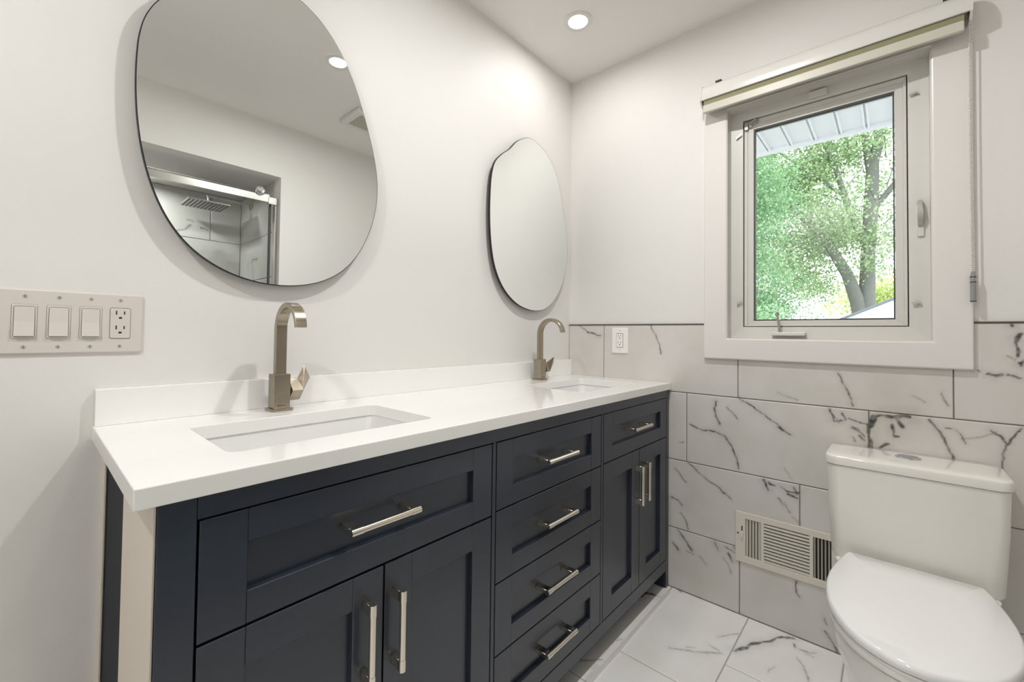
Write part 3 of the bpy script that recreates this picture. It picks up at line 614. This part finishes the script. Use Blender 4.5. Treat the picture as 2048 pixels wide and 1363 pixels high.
# lock lever on the right frame
b_ = new(); box(b_, .036, .045, -1.3975, -1.380, 1.475, 1.590, .002); lk = obj('lock_plate', b_, M['frame'], win)
b_ = new(); cyl(b_, (.040, -1.386, 1.592), (.028, -1.386, 1.592), .008, n=16); loft(b_, [[(.030, -1.381, 1.594), (.030, -1.392, 1.594), (.022, -1.392, 1.594), (.022, -1.381, 1.594)], [(.026, -1.380, 1.545), (.026, -1.395, 1.545), (.016, -1.395, 1.545), (.016, -1.380, 1.545)], [(.034, -1.381, 1.512), (.034, -1.394, 1.512), (.028, -1.394, 1.512), (.028, -1.381, 1.512)]])
obj('lock_lever', b_, M['steel'], lk, smooth=35)
b_ = new(); box(b_, .028, .043, -1.134, -1.077, 2.054, 2.078, .002, 2); obj('alarm_sensor', b_, M['trim'], win)
for (y, z, s) in ((-.826, 1.980, 1), (-.828, 1.272, 1), (-1.378, 1.968, -1), (-1.381, 1.252, -1)):
    k = new(); cyl(k, (.044, y, z), (.034, y, z), .004, n=12)
    loft(k, [[(.037, y-s*.016, z+.010*(s > 0)-.004), (.037, y-s*.016, z+.010*(s > 0)+.002), (.034, y-s*.016, z+.010*(s > 0)+.002), (.034, y-s*.016, z+.010*(s > 0)-.004)],
              [(.037, y+s*.006, z-.006*(s > 0)-.003), (.037, y+s*.006, z-.006*(s > 0)+.004), (.033, y+s*.006, z-.006*(s > 0)+.004), (.033, y+s*.006, z-.006*(s > 0)-.003)]])
    obj('screen_clip', k, M['steel'], win)
b_ = new(); box(b_, .046, .0535, -.900, -.848, 2.024, 2.041, .001); box(b_, .042, .050, -.864, -.850, 2.004, 2.032, .001); cyl(b_, (.050, -.853, 2.026), (.046, -.893, 2.044), .003, n=10)
cyl(b_, (.045, -.872, 2.018), (.056, -.872, 2.018), .006, n=12); obj('hinge_arm', b_, M['steel'], win)

# ------------------------------------------------------------------ roller blind
bl = thing('roller_blind', (-.05, -1.104, 2.19), 'raised roller blind in a white cassette above the window', 'blind')
by0, by1 = -1.4965, -.7135
prof = [(-.0185, 2.198), (-.040, 2.201), (-.058, 2.196), (-.072, 2.184), (-.081, 2.166), (-.084, 2.145), (-.082, 2.128), (-.078, 2.1265), (-.0795, 2.145), (-.077, 2.164), (-.0685, 2.180), (-.056, 2.191), (-.040, 2.196), (-.0185, 2.193)]
b_ = new(); loft(b_, [[(x, by0, z) for x, z in prof], [(x, by1, z) for x, z in prof]]); obj('cassette', b_, M['cassette'], bl, smooth=40)
for y, s in ((by0, -1), (by1, 1)):
    pr = [(-.0185, 2.2005), (-.040, 2.2035), (-.060, 2.198), (-.0745, 2.1855), (-.0835, 2.167), (-.0865, 2.145), (-.0845, 2.126), (-.060, 2.108), (-.0185, 2.108)]
    b_ = new(); loft(b_, [[(x, y, z) for x, z in pr], [(x, y+s*.006, z) for x, z in pr]]); obj('end_cap', b_, M['cassette'], bl)
b_ = new(); cyl(b_, (-.048, by0+.004, 2.152), (-.048, by1-.004, 2.152), .027, n=28); box(b_, -.0745, -.0735, by0+.012, by1-.008, 2.102, 2.155); obj('fabric_roll', b_, M['fabric'], bl, smooth=40)
b_ = new(); box(b_, -.079, -.063, by0+.012, by1-.006, 2.074, 2.106, .003, 2); obj('bottom_rail', b_, M['rail'], bl)
for y in (-.775, -1.452):
    b_ = new(); box(b_, -.062, -.0186, y-.012, y+.012, 2.1985, 2.2035, .0008); obj('mounting_clip', b_, M['gasket'], bl)
ch = new()
for yy, xx in ((-1.4990, -.032), (-1.5045, -.026)):
    n_ = 150
    for i in range(n_): sphere(ch, (xx, yy+.0015*math.sin(i*.02), 2.118-i*(2.118-1.337)/n_), .0023)
    cyl(ch, (xx, yy, 2.12), (xx, yy+.001, 1.337), .0007, n=6)
obj('bead_chain', ch, M['trim'], bl, smooth=60)
b_ = new(); lathe(b_, (-.029, -1.5015, 0), [(.0045, 1.338), (.0062, 1.325), (.0066, 1.300), (.0072, 1.265), (.0072, 1.246)], n=14, cap0=True); cwt = obj('chain_weight', b_, M['weight'], bl, smooth=40, label='smoky clear chain weight')
for z in (1.247, 1.306, 1.322):
    k = new(); cyl(k, (-.029, -1.5015, z-.0015), (-.029, -1.5015, z+.0015), .0074, n=14); obj('weight_band', k, M['gasket'], cwt, smooth=40)

# ------------------------------------------------------------------ wall register
vy0, vy1, vz0, vz1 = -1.182, -.829, .2165, .4185
vt = thing('wall_register', (0, (vy0+vy1)/2, (vz0+vz1)/2), 'cream louvered heating register low on the tile beside the toilet', 'vent')
g1, g2, g3 = (-.920, -.866), (-1.080, -.932), (-1.146, -1.092); gz = (.2435, .3935)
b_ = new()
def vbox(y0, y1, z0, z1, x0=-.006, x1=-.0006, bev=0): box(b_, x0, x1, y0, y1, z0, z1, bev)
outer = [(vy0, vz0), (vy1, vz0), (vy1, vz1), (vy0, vz1)]
holes = [[(a, gz[0]), (b2, gz[0]), (b2, gz[1]), (a, gz[1])] for a, b2 in (g1, g2, g3)]
plate_with_holes(b_, outer, holes, lambda y, z: (-.0006, y, z), (-.0075, 0, 0))
fo = obj('faceplate', b_, M['vent'], vt); bevelmod(fo, .002, 2, 50)
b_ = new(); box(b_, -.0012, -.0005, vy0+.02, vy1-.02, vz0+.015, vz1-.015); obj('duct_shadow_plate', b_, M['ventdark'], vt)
for (a, c), s in ((g1, 1), (g3, -1)):
    k = new()
    for i in range(5):
        y = a+(i+.5)*(c-a)/5
        loft(k, [[(-.0078, y-.0038*1-s*.0012, z), (-.0070, y-.0030-s*.0012, z), (-.0014, y+.0042+s*.0012-.001*s, z), (-.0022, y+.0034-.001*s, z)] if s > 0 else
                 [(-.0078, y+.0026, z), (-.0068, y+.0034, z), (-.0014, y+.0006, z), (-.0014, y-.0010, z)] for z in gz])
    obj('vertical_louvers', k, M['vent'], vt)
k = new()
for i in range(12):
    z = gz[0]+(i+.5)*(gz[1]-gz[0])/12
    loft(k, [[(-.0080, y, z-.0050), (-.0078, y, z-.0010), (-.0016, y, z+.0026), (-.0016, y, z+.0008)] for y in g2])
obj('horizontal_louvers', k, M['vent'], vt)
b_ = new(); box(b_, -.0084, -.0078, -.8555, -.8515, .338, .362); obj('lever_slot', b_, M['ventdark'], vt)
b_ = new(); box(b_, -.016, -.008, -.8580, -.8490, .3165, .3425, .0012); obj('damper_lever', b_, M['trim'], vt)
b_ = new(); cyl(b_, (-.008, -.8385, .3305), (-.0092, -.8385, .3305), .0034, n=12); obj('screw', b_, M['gasket'], vt)

# ------------------------------------------------------------------ toilet
TC = -1.352
to = thing('toilet', (-.38, TC, 0), 'white two-piece toilet with closed lid below the window', 'toilet')
def rr3(x0, x1, w, r, z, n=6): return [(p[0], TC+p[1], z) for p in rrect(x1-x0, w, r, n, ((x0+x1)/2, 0))]
b_ = new(); loft(b_, [rr3(-.205, -.022, .372, .03, .428), rr3(-.209, -.018, .382, .034, .436), rr3(-.212, -.014, .398, .034, .60), rr3(-.2135, -.012, .4035, .032, .7185), rr3(-.2105, -.014, .398, .030, .7205)])
obj('tank', b_, M['tank'], to, smooth=40)
b_ = new(); loft(b_, [rr3(-.2135, -.011, .4035, .032, .7215), rr3(-.2175, -.008, .4105, .034, .7240), rr3(-.2185, -.007, .4125, .034, .7455), rr3(-.2165, -.008, .4090, .033, .7500), rr3(-.2115, -.012, .4000, .031, .7525), rr3(-.17, -.04, .33, .02, .7535)])
obj('tank_lid', b_, M['tank'], to, smooth=50)
b_ = new(); E_ = lambda w, d, z: [(-.098+d*math.cos(t), TC+.002+w*math.sin(t), z) for t in [2*PI*i/32 for i in range(32)]]
loft(b_, [E_(.031, .024, .753), E_(.031, .024, .7565), E_(.028, .021, .758)]); fb = obj('flush_button', b_, M['chrome'], to, smooth=40)
b_ = new(); Hh = [(-.098+.019*math.cos(t), TC+.004+.025*math.sin(t), 0) for t in [PI*i/16 for i in range(17)]]
Hh = [(-.098+.018*math.sin(t), TC+.003-.024*math.cos(t)*1, 0) for t in [PI*i/16 for i in range(17)]]
loft(b_, [[(x, y, z) for x, y, _ in Hh] for z in (.7575, .7605)]); obj('half_flush_button', b_, M['chrome'], fb)
def dshape(s, z, dx=0, back=-.232, n=40):
    # closed lid outline: straight back edge, flaring sides, long rounded front
    pts = []
    half = [(back, .1405), (back-.005, .1465), (-.285, .158), (-.36, .171), (-.44, .178), (-.52, .174), (-.59, .161), (-.65, .137), (-.695, .107), (-.725, .07), (-.741, .033), (-.745, 0)]
    full = half + [(x, -y) for x, y in half[-2::-1]]
    cx = -.47
    for x, y in full: pts.append((cx+(x-cx)*s+dx, TC+y*s, z))
    return pts
def dense(P, n=4):
    P = np.array(P); N = len(P); out = []
    for i in range(N):
        if i == N-1: out.append(P[i]); out += [P[i]+(P[0]-P[i])*t for t in (.01, .99)]; continue
        p0 = P[max(i-1, 0)]; p1 = P[i]; p2 = P[i+1]; p3 = P[min(i+2, N-1)]
        for k in range(n):
            t = k/n; out.append(.5*((2*p1)+(-p0+p2)*t+(2*p0-5*p1+4*p2-p3)*t*t+(-p0+3*p1-3*p2+p3)*t**3))
    return [tuple(p) for p in out]
D = lambda s, z, dx=0, back=-.232: dense(dshape(s, z, dx, back))
b_ = new(); loft(b_, [D(.985, .4435), D(1.0, .4475), D(1.002, .455), D(.99, .4625), D(.965, .4655), D(.6, .4675)]); obj('seat_lid', b_, M['lid'], to, smooth=50)
b_ = new(); loft(b_, [D(.975, .4195), D(.99, .4225), D(.992, .435), D(.978, .4405)]); obj('seat_ring', b_, M['porcelain'], to, smooth=50)
def bowl(s, z, dx, w=1, back=-.06):
    half = [(back, .165), (-.16, .172), (-.26, .172), (-.36, .175), (-.44, .178), (-.52, .174), (-.59, .161), (-.65, .137), (-.695, .107), (-.725, .07), (-.741, .033), (-.745, 0)]
    full = half + [(x, -y) for x, y in half[-2::-1]]; cx = -.40
    return dense([(cx+(x-cx)*s+dx, TC+y*s*w, z) for x, y in full])
b_ = new(); loft(b_, [bowl(.80, 0, .03, .84), bowl(.80, .012, .03, .84), bowl(.81, .10, .03, .82), bowl(.85, .20, .022, .84), bowl(.91, .29, .012, .88), bowl(.955, .35, .006, .94), bowl(.975, .395, .002, .98), bowl(.97, .413, .002, .98), bowl(.93, .4175, 0, .98)])
obj('bowl', b_, M['porcelain'], to, smooth=50)
b_ = new(); loft(b_, [rr3(-.235, -.03, .352, .03, .40), rr3(-.235, -.03, .356, .03, .424), rr3(-.230, -.034, .345, .03, .4285)]); obj('tank_deck', b_, M['porcelain'], to, smooth=50)
for s in (-1, 1):
    b_ = new(); lathe(b_, (-.238, TC+s*.072, 0), [(.016, .4178), (.016, .4435), (.012, .446)], n=18, cap0=True); obj('hinge_post', b_, M['chrome'], to, smooth=40)

# ------------------------------------------------------------------ recessed ceiling lights and exhaust fan
def make_lamp(x, y, z, watts, beam, label):
    t = thing('recessed_light', (x, y, z), label, 'ceiling light', 'recessed ceiling lights')
    b_ = new(); lathe(b_, (x, y, z), [(.0620, -.0002), (.0620, -.0045), (.0600, -.0072), (.0520, -.0078), (.0420, -.0074), (.0405, -.0050)], n=48, cap0=False, cap1=False); obj('trim_ring', b_, M['trim'], t, smooth=50)
    b_ = new(); lathe(b_, (x, y, z), [(.0410, -.0008), (.0410, -.0050), (.030, -.0058)], n=48, cap0=True, cap1=True); obj('lens', b_, M['lens'], t)
    ld = bpy.data.lights.new('lamp_beam', 'AREA'); ld.shape = 'DISK'; ld.size = .070; ld.energy = watts; ld.color = (1, .985, .965); ld.spread = math.radians(beam)
    lo = bpy.data.objects.new('lamp_beam', ld); C.objects.link(lo); lo.parent = t; lo.location = (0, 0, -.0064)
    return t
make_lamp(-.383, -.289, ZC, 1.8, 178, 'lit recessed ceiling light near the corner above the smaller mirror')
make_lamp(-.9355, -.856, ZC, 13.5, 178, 'lit recessed ceiling light reflected in the large mirror')
make_lamp(-2.644, -.817, ZC, 14.0, 178, 'lit recessed ceiling light behind the camera, reflected in the window glass')
make_lamp(-1.50, -2.33, OZ, 6.0, 170, 'unseen shower ceiling light added to brighten the alcove')  # unseen downlight added to brighten the alcove and cast the head's shadow
ef = thing('exhaust_fan', (-.515, -1.30, ZC), 'square white ceiling exhaust fan grille reflected in the large mirror', 'ceiling fan grille')
b_ = new(); plate_with_holes(b_, [(-.645, -1.42), (-.385, -1.42), (-.385, -1.18), (-.645, -1.18)], [[(-.61, -1.385), (-.42, -1.385), (-.42, -1.215), (-.61, -1.215)]], lambda x, y: (x, y, ZC-.0005), (0, 0, -.030)); e_ = obj('grille_frame', b_, M['trim'], ef); bevelmod(e_, .004, 2, 50)
b_ = new()
for i in range(22):
    x = -.606+i*.0088; box(b_, x, x+.0045, -1.385, -1.215, ZC-.024, ZC-.016)
obj('grille_slats', b_, M['vent'], ef)
b_ = new(); box(b_, -.612, -.418, -1.387, -1.213, ZC-.003, ZC-.0008); obj('grille_backing', b_, M['ventdark'], ef)

# ------------------------------------------------------------------ shower fittings (seen in the large mirror)
sd = thing('shower_door', (-1.6, -1.872, 0), 'sliding glass shower door with steel top rail, seen in the mirror', 'shower door')
b_ = new(); box(b_, OX0, -.905, -1.857, -1.843, 1.986, 2.029, .001); obj('top_rail', b_, M['steel'], sd)
b_ = new(); box(b_, -.913, OX1-.002, -1.863, -1.838, 1.975, 2.022, .002); obj('rail_bracket', b_, M['steel'], sd)
b_ = new(); lathe(b_, (-.966, 0, 2.049), [(.029, -1.843), (.029, -1.832), (.026, -1.829), (.022, -1.831), (.004, -1.831)], axis='y', n=28, cap0=True); box(b_, -.990, -.942, -1.8315, -1.8275, 2.0465, 2.0515); obj('roller', b_, M['chrome'], sd, smooth=40)
b_ = new(); box(b_, -1.66, -.900, -1.874, -1.866, .03, 2.045); obj('sliding_panel', b_, M['showerglass'], sd)
b_ = new(); box(b_, OX0+.03, -1.55, -1.896, -1.888, .03, 2.045); obj('fixed_panel', b_, M['showerglass'], sd)
b_ = new(); box(b_, OX1-.016, OX1-.001, -1.890, -1.845, .02, 1.975, .002); obj('wall_jamb', b_, M['steel'], sd)
b_ = new(); box(b_, OX1-.046, OX1-.034, -1.878, -1.862, .02, 1.975, .001); obj('door_edge_seal', b_, M['gasket'], sd)
sh = thing('shower_head', (OX1, -2.36, 2.07), 'square rain shower head on a wall arm, seen in the mirror', 'shower head')
b_ = new(); box(b_, OX1-.010, OX1-.0012, -2.385, -2.335, 2.045, 2.095, .001); obj('wall_flange', b_, M['steel'], sh)
b_ = new(); box(b_, -1.14, OX1-.009, -2.371, -2.349, 2.068, 2.082, .001); cyl(b_, (-1.125, -2.36, 2.070), (-1.125, -2.36, 2.030), .011, n=16); sphere(b_, (-1.125, -2.36, 2.036), .015); obj('arm', b_, M['steel'], sh)
b_ = new(); box(b_, -1.265, -1.02, -2.50, -2.255, 2.012, 2.022, .001); pl = obj('head_plate', b_, M['steel'], sh)
b_ = new()
for i in range(11):
    x = -1.252+i*.0219; box(b_, x-.005, x+.005, -2.49, -2.265, 2.0105, 2.0122)
obj('nozzle_strips', b_, M['gasket'], pl)

# ------------------------------------------------------------------ outside the window
bm = new(); box(bm, .16, 3.6, -6, 5, -.62, -.58); tag(obj('bounce_slab', bm, M['bounce_slab']), kind='structure')  # unseen grey slab added to bounce neutral light up to the soffit
bm = new(); box(bm, .16, 60, -40, 40, -.75, -.6); tag(obj('lawn', bm, M['lawn']), kind='structure')
bm = new()
box(bm, .15, 1.345, -5, 3.5, 2.400, 2.412)
for k in range(-34, 24):
    y = -.695-.1283*k*1.0
    if -5 < y < 3.5: box(bm, .15, 1.340, y-.014, y-.005, 2.384, 2.401); box(bm, .15, 1.340, y+.005, y+.014, 2.384, 2.401)
box(bm, 1.335, 1.36, -5, 3.5, 2.375, 2.52); box(bm, 1.36, 1.46, -5, 3.5, 2.405, 2.53); 
ev = tag(obj('roof_eave', bm, M['soffit']), 'white ribbed soffit of the roof eave outside above the window', 'roof eave')
bm = new(); box(bm, .15, .155, -5, 3.5, -.6, wz0-.05); struct('wall_outside', bm, M['siding'])
ga = thing('garage', (6.4, -2.45, -.6), 'pale gabled garage low at the right side of the window view', 'garage')
prof = [(-4.2, -.6), (-.72, -.6), (-.72, 1.325), (-2.45, 2.147), (-4.2, 1.325)]
b_ = new(); loft(b_, [[(5.2, y, z) for y, z in prof], [(7.5, y, z) for y, z in prof]]); obj('walls', b_, M['siding'], ga)
b_ = new()
for s in (-1, 1):
    r = [(-2.45, 2.178), (-2.45+s*1.88, 2.178-.893), (-2.45+s*1.88, 2.178-.921), (-2.45, 2.149)]
    loft(b_, [[(5.18, y, z) for y, z in r], [(7.55, y, z) for y, z in r]])
obj('roof', b_, M['shingle'], ga)
def tube(bm, pts, n=10):
    rings = []
    for i, (p, r) in enumerate(pts):
        p = Vector(p); t = (Vector(pts[min(i+1, len(pts)-1)][0])-Vector(pts[max(i-1, 0)][0])).normalized()
        a = t.cross(Vector((1, .13, .05))).normalized(); c = t.cross(a)
        rings.append([p+(a*math.cos(2*PI*k/n)+c*math.sin(2*PI*k/n))*r for k in range(n)])
    loft(bm, rings)
def leaves(name, centers, spread, per, size, mt, parent, seed):
    rs = np.random.RandomState(seed); cs = np.repeat(np.array(centers), per, 0); n = len(cs)
    P = cs+rs.normal(0, 1, (n, 3))*np.array(spread)
    s = size*(.7+.6*rs.rand(n)); d = rs.normal(0, 1, (n, 3)); d[:, 2] -= .5; d /= np.linalg.norm(d, axis=1)[:, None]
    e = rs.normal(0, 1, (n, 3)); e -= (e*d).sum(1)[:, None]*d; e /= np.linalg.norm(e, axis=1)[:, None]; nn = np.cross(d, e)
    off = root_loc(parent); P = P-np.array(off)
    s_ = s[:, None]
    V = np.stack([P, P+d*s_*.45+e*s_*.42+nn*s_*.10, P+d*s_, P+d*s_*.45-e*s_*.42+nn*s_*.10], 1).reshape(-1, 3)
    base = np.arange(n)*4
    F = np.concatenate([np.c_[base, base+1, base+2], np.c_[base, base+2, base+3]])
    me = bpy.data.meshes.new(name); me.vertices.add(len(V)); me.vertices.foreach_set('co', V.astype(np.float32).ravel())
    me.loops.add(F.size); me.loops.foreach_set('vertex_index', F.astype(np.int32).ravel())
    me.polygons.add(len(F)); me.polygons.foreach_set('loop_start', np.arange(0, F.size, 3, dtype=np.int32)); me.update(calc_edges=True)
    at = me.attributes.new('tone', 'FLOAT', 'POINT'); at.data.foreach_set('value', np.repeat(rs.rand(n), 4).astype(np.float32))
    me.materials.append(mt); o = bpy.data.objects.new(name, me); C.objects.link(o); o.parent = parent; return o
rs = np.random.RandomState(4)
t1 = thing('tree', (9, -.93, -.6), 'tall leafy tree with forked grey trunk right of centre in the window view', 'tree')
b_ = new()
tube(b_, [((9, -.92, -.62), .19), ((9, -.93, .8), .165), ((9, -.95, 1.7), .14), ((9.05, -.97, 2.8), .115), ((9.1, -1.02, 3.7), .12), ((9.1, -1.05, 4.6), .10), ((9.15, -1.2, 5.3), .08), ((9.1, -1.45, 6.3), .05), ((9, -1.6, 7.2), .02)])
tube(b_, [((9, -.90, 1.25), .13), ((8.9, -.80, 1.9), .12), ((8.85, -.66, 2.4), .10), ((8.8, -.40, 2.95), .085), ((8.7, -.05, 3.5), .06), ((8.6, .4, 4.1), .04), ((8.5, .9, 4.6), .02)])
tube(b_, [((9.05, -.98, 2.9), .08), ((8.95, -.72, 3.6), .07), ((8.9, -.62, 4.0), .06), ((8.9, -.45, 4.7), .04), ((8.8, -.15, 5.5), .02)])
tube(b_, [((9.1, -1.03, 4.3), .07), ((9.05, -.95, 5.0), .06), ((9, -.90, 5.6), .05), ((8.95, -.8, 6.4), .03), ((8.9, -.7, 7), .015)])
tube(b_, [((9.1, -1.0, 3.6), .06), ((9.2, -1.4, 4.2), .05), ((9.3, -1.9, 4.9), .03), ((9.3, -2.3, 5.6), .015)])
tube(b_, [((8.9, -.62, 4.0), .045), ((8.7, -.1, 4.5), .03), ((8.5, .5, 5.1), .02)])
for i in range(80):
    x, y, z = 9.3+float(np.clip(rs.normal(0, .5), -.9, 1.2)), -.6+rs.normal(0, .9), 3.4+rs.rand()*3.2; q = np.clip(rs.normal(0, .55, 3), -.7, .7); tube(b_, [((x, y, z), .014), ((x+q[0]*.5, y+q[1]*.5, z+.3), .010), ((x+q[0], y+q[1], z+.55+q[2]*.4), .004)], 5)
obj('trunk', b_, M['bark'], t1, smooth=60)
cen = []
while len(cen) < 360:
    p = np.array([9.2+np.clip(rs.normal(0, .7), -1.3, 1.2), -.35+rs.normal(0, 1.5), 4.3+rs.normal(0, 1.5)])
    if p[2] < 2.2+.4*rs.rand() and not (p[1] > -.3): continue
    if p[2] < 1.4: continue
    if p[1] < -.75 and 2.2 < p[2] < 6.5 and rs.rand() < .6: continue
    if rs.rand() < .8 and math.sin(p[1]*4.1+.6)*math.sin(p[2]*3.7+1.1) > .2: continue
    cen.append(p)
leaves('foliage', cen, (.20, .20, .14), 200, .052, M['leaf'], t1, 11)
t2 = thing('tree', (6.2, 1.35, -.6), 'dense bushy tree filling the left side of the window view', 'tree')
b_ = new(); tube(b_, [((6.2, 1.35, -.62), .13), ((6.2, 1.3, 1.3), .11), ((6.2, 1.25, 3.0), .08), ((6.2, 1.2, 4.8), .03)]); obj('trunk', b_, M['bark'], t2, smooth=60)
cen = [np.array([6.2+np.clip(rs.normal(0, .4), -.7, .7), .80+np.clip(rs.normal(0, .42), -.8, 1.2), .9+rs.rand()*4.3]) for _ in range(360)]
leaves('foliage', cen, (.15, .16, .13), 170, .040, M['leafdark'], t2, 12)
t3 = thing('shrub', (12.2, -1.5, -.6), 'yellow-green shrub behind the tree trunk in the window view', 'shrub')
b_ = new(); tube(b_, [((12.2, -1.5, -.62), .05), ((12.2, -1.5, .6), .04), ((12.2, -1.5, 1.8), .02)]); obj('stem', b_, M['bark'], t3, smooth=60)
cen = [np.array([12.2+np.clip(rs.normal(0, .35), -.6, .6), -1.35+rs.normal(0, .6), .6+rs.rand()*2.0]) for _ in range(110)]
leaves('foliage', cen, (.16, .16, .14), 110, .065, M['leafyellow'], t3, 13)
t4 = thing('hedge', (4.5, 0, -.6), 'low blue-green hedge along the bottom left of the window view', 'hedge')
b_ = new(); tube(b_, [((4.5, 0, -.62), .04), ((4.5, 0, .4), .03), ((4.5, -.02, 1.1), .015)]); obj('stem', b_, M['bark'], t4, smooth=60)
cen = [np.array([4.5+np.clip(rs.normal(0, .2), -.3, .3), -.02+np.clip(rs.normal(0, .4), -.55, .9), -.4+rs.rand()*1.85]) for _ in range(130)]
leaves('foliage', cen, (.09, .09, .07), 110, .034, M['leafdark'], t4, 14)
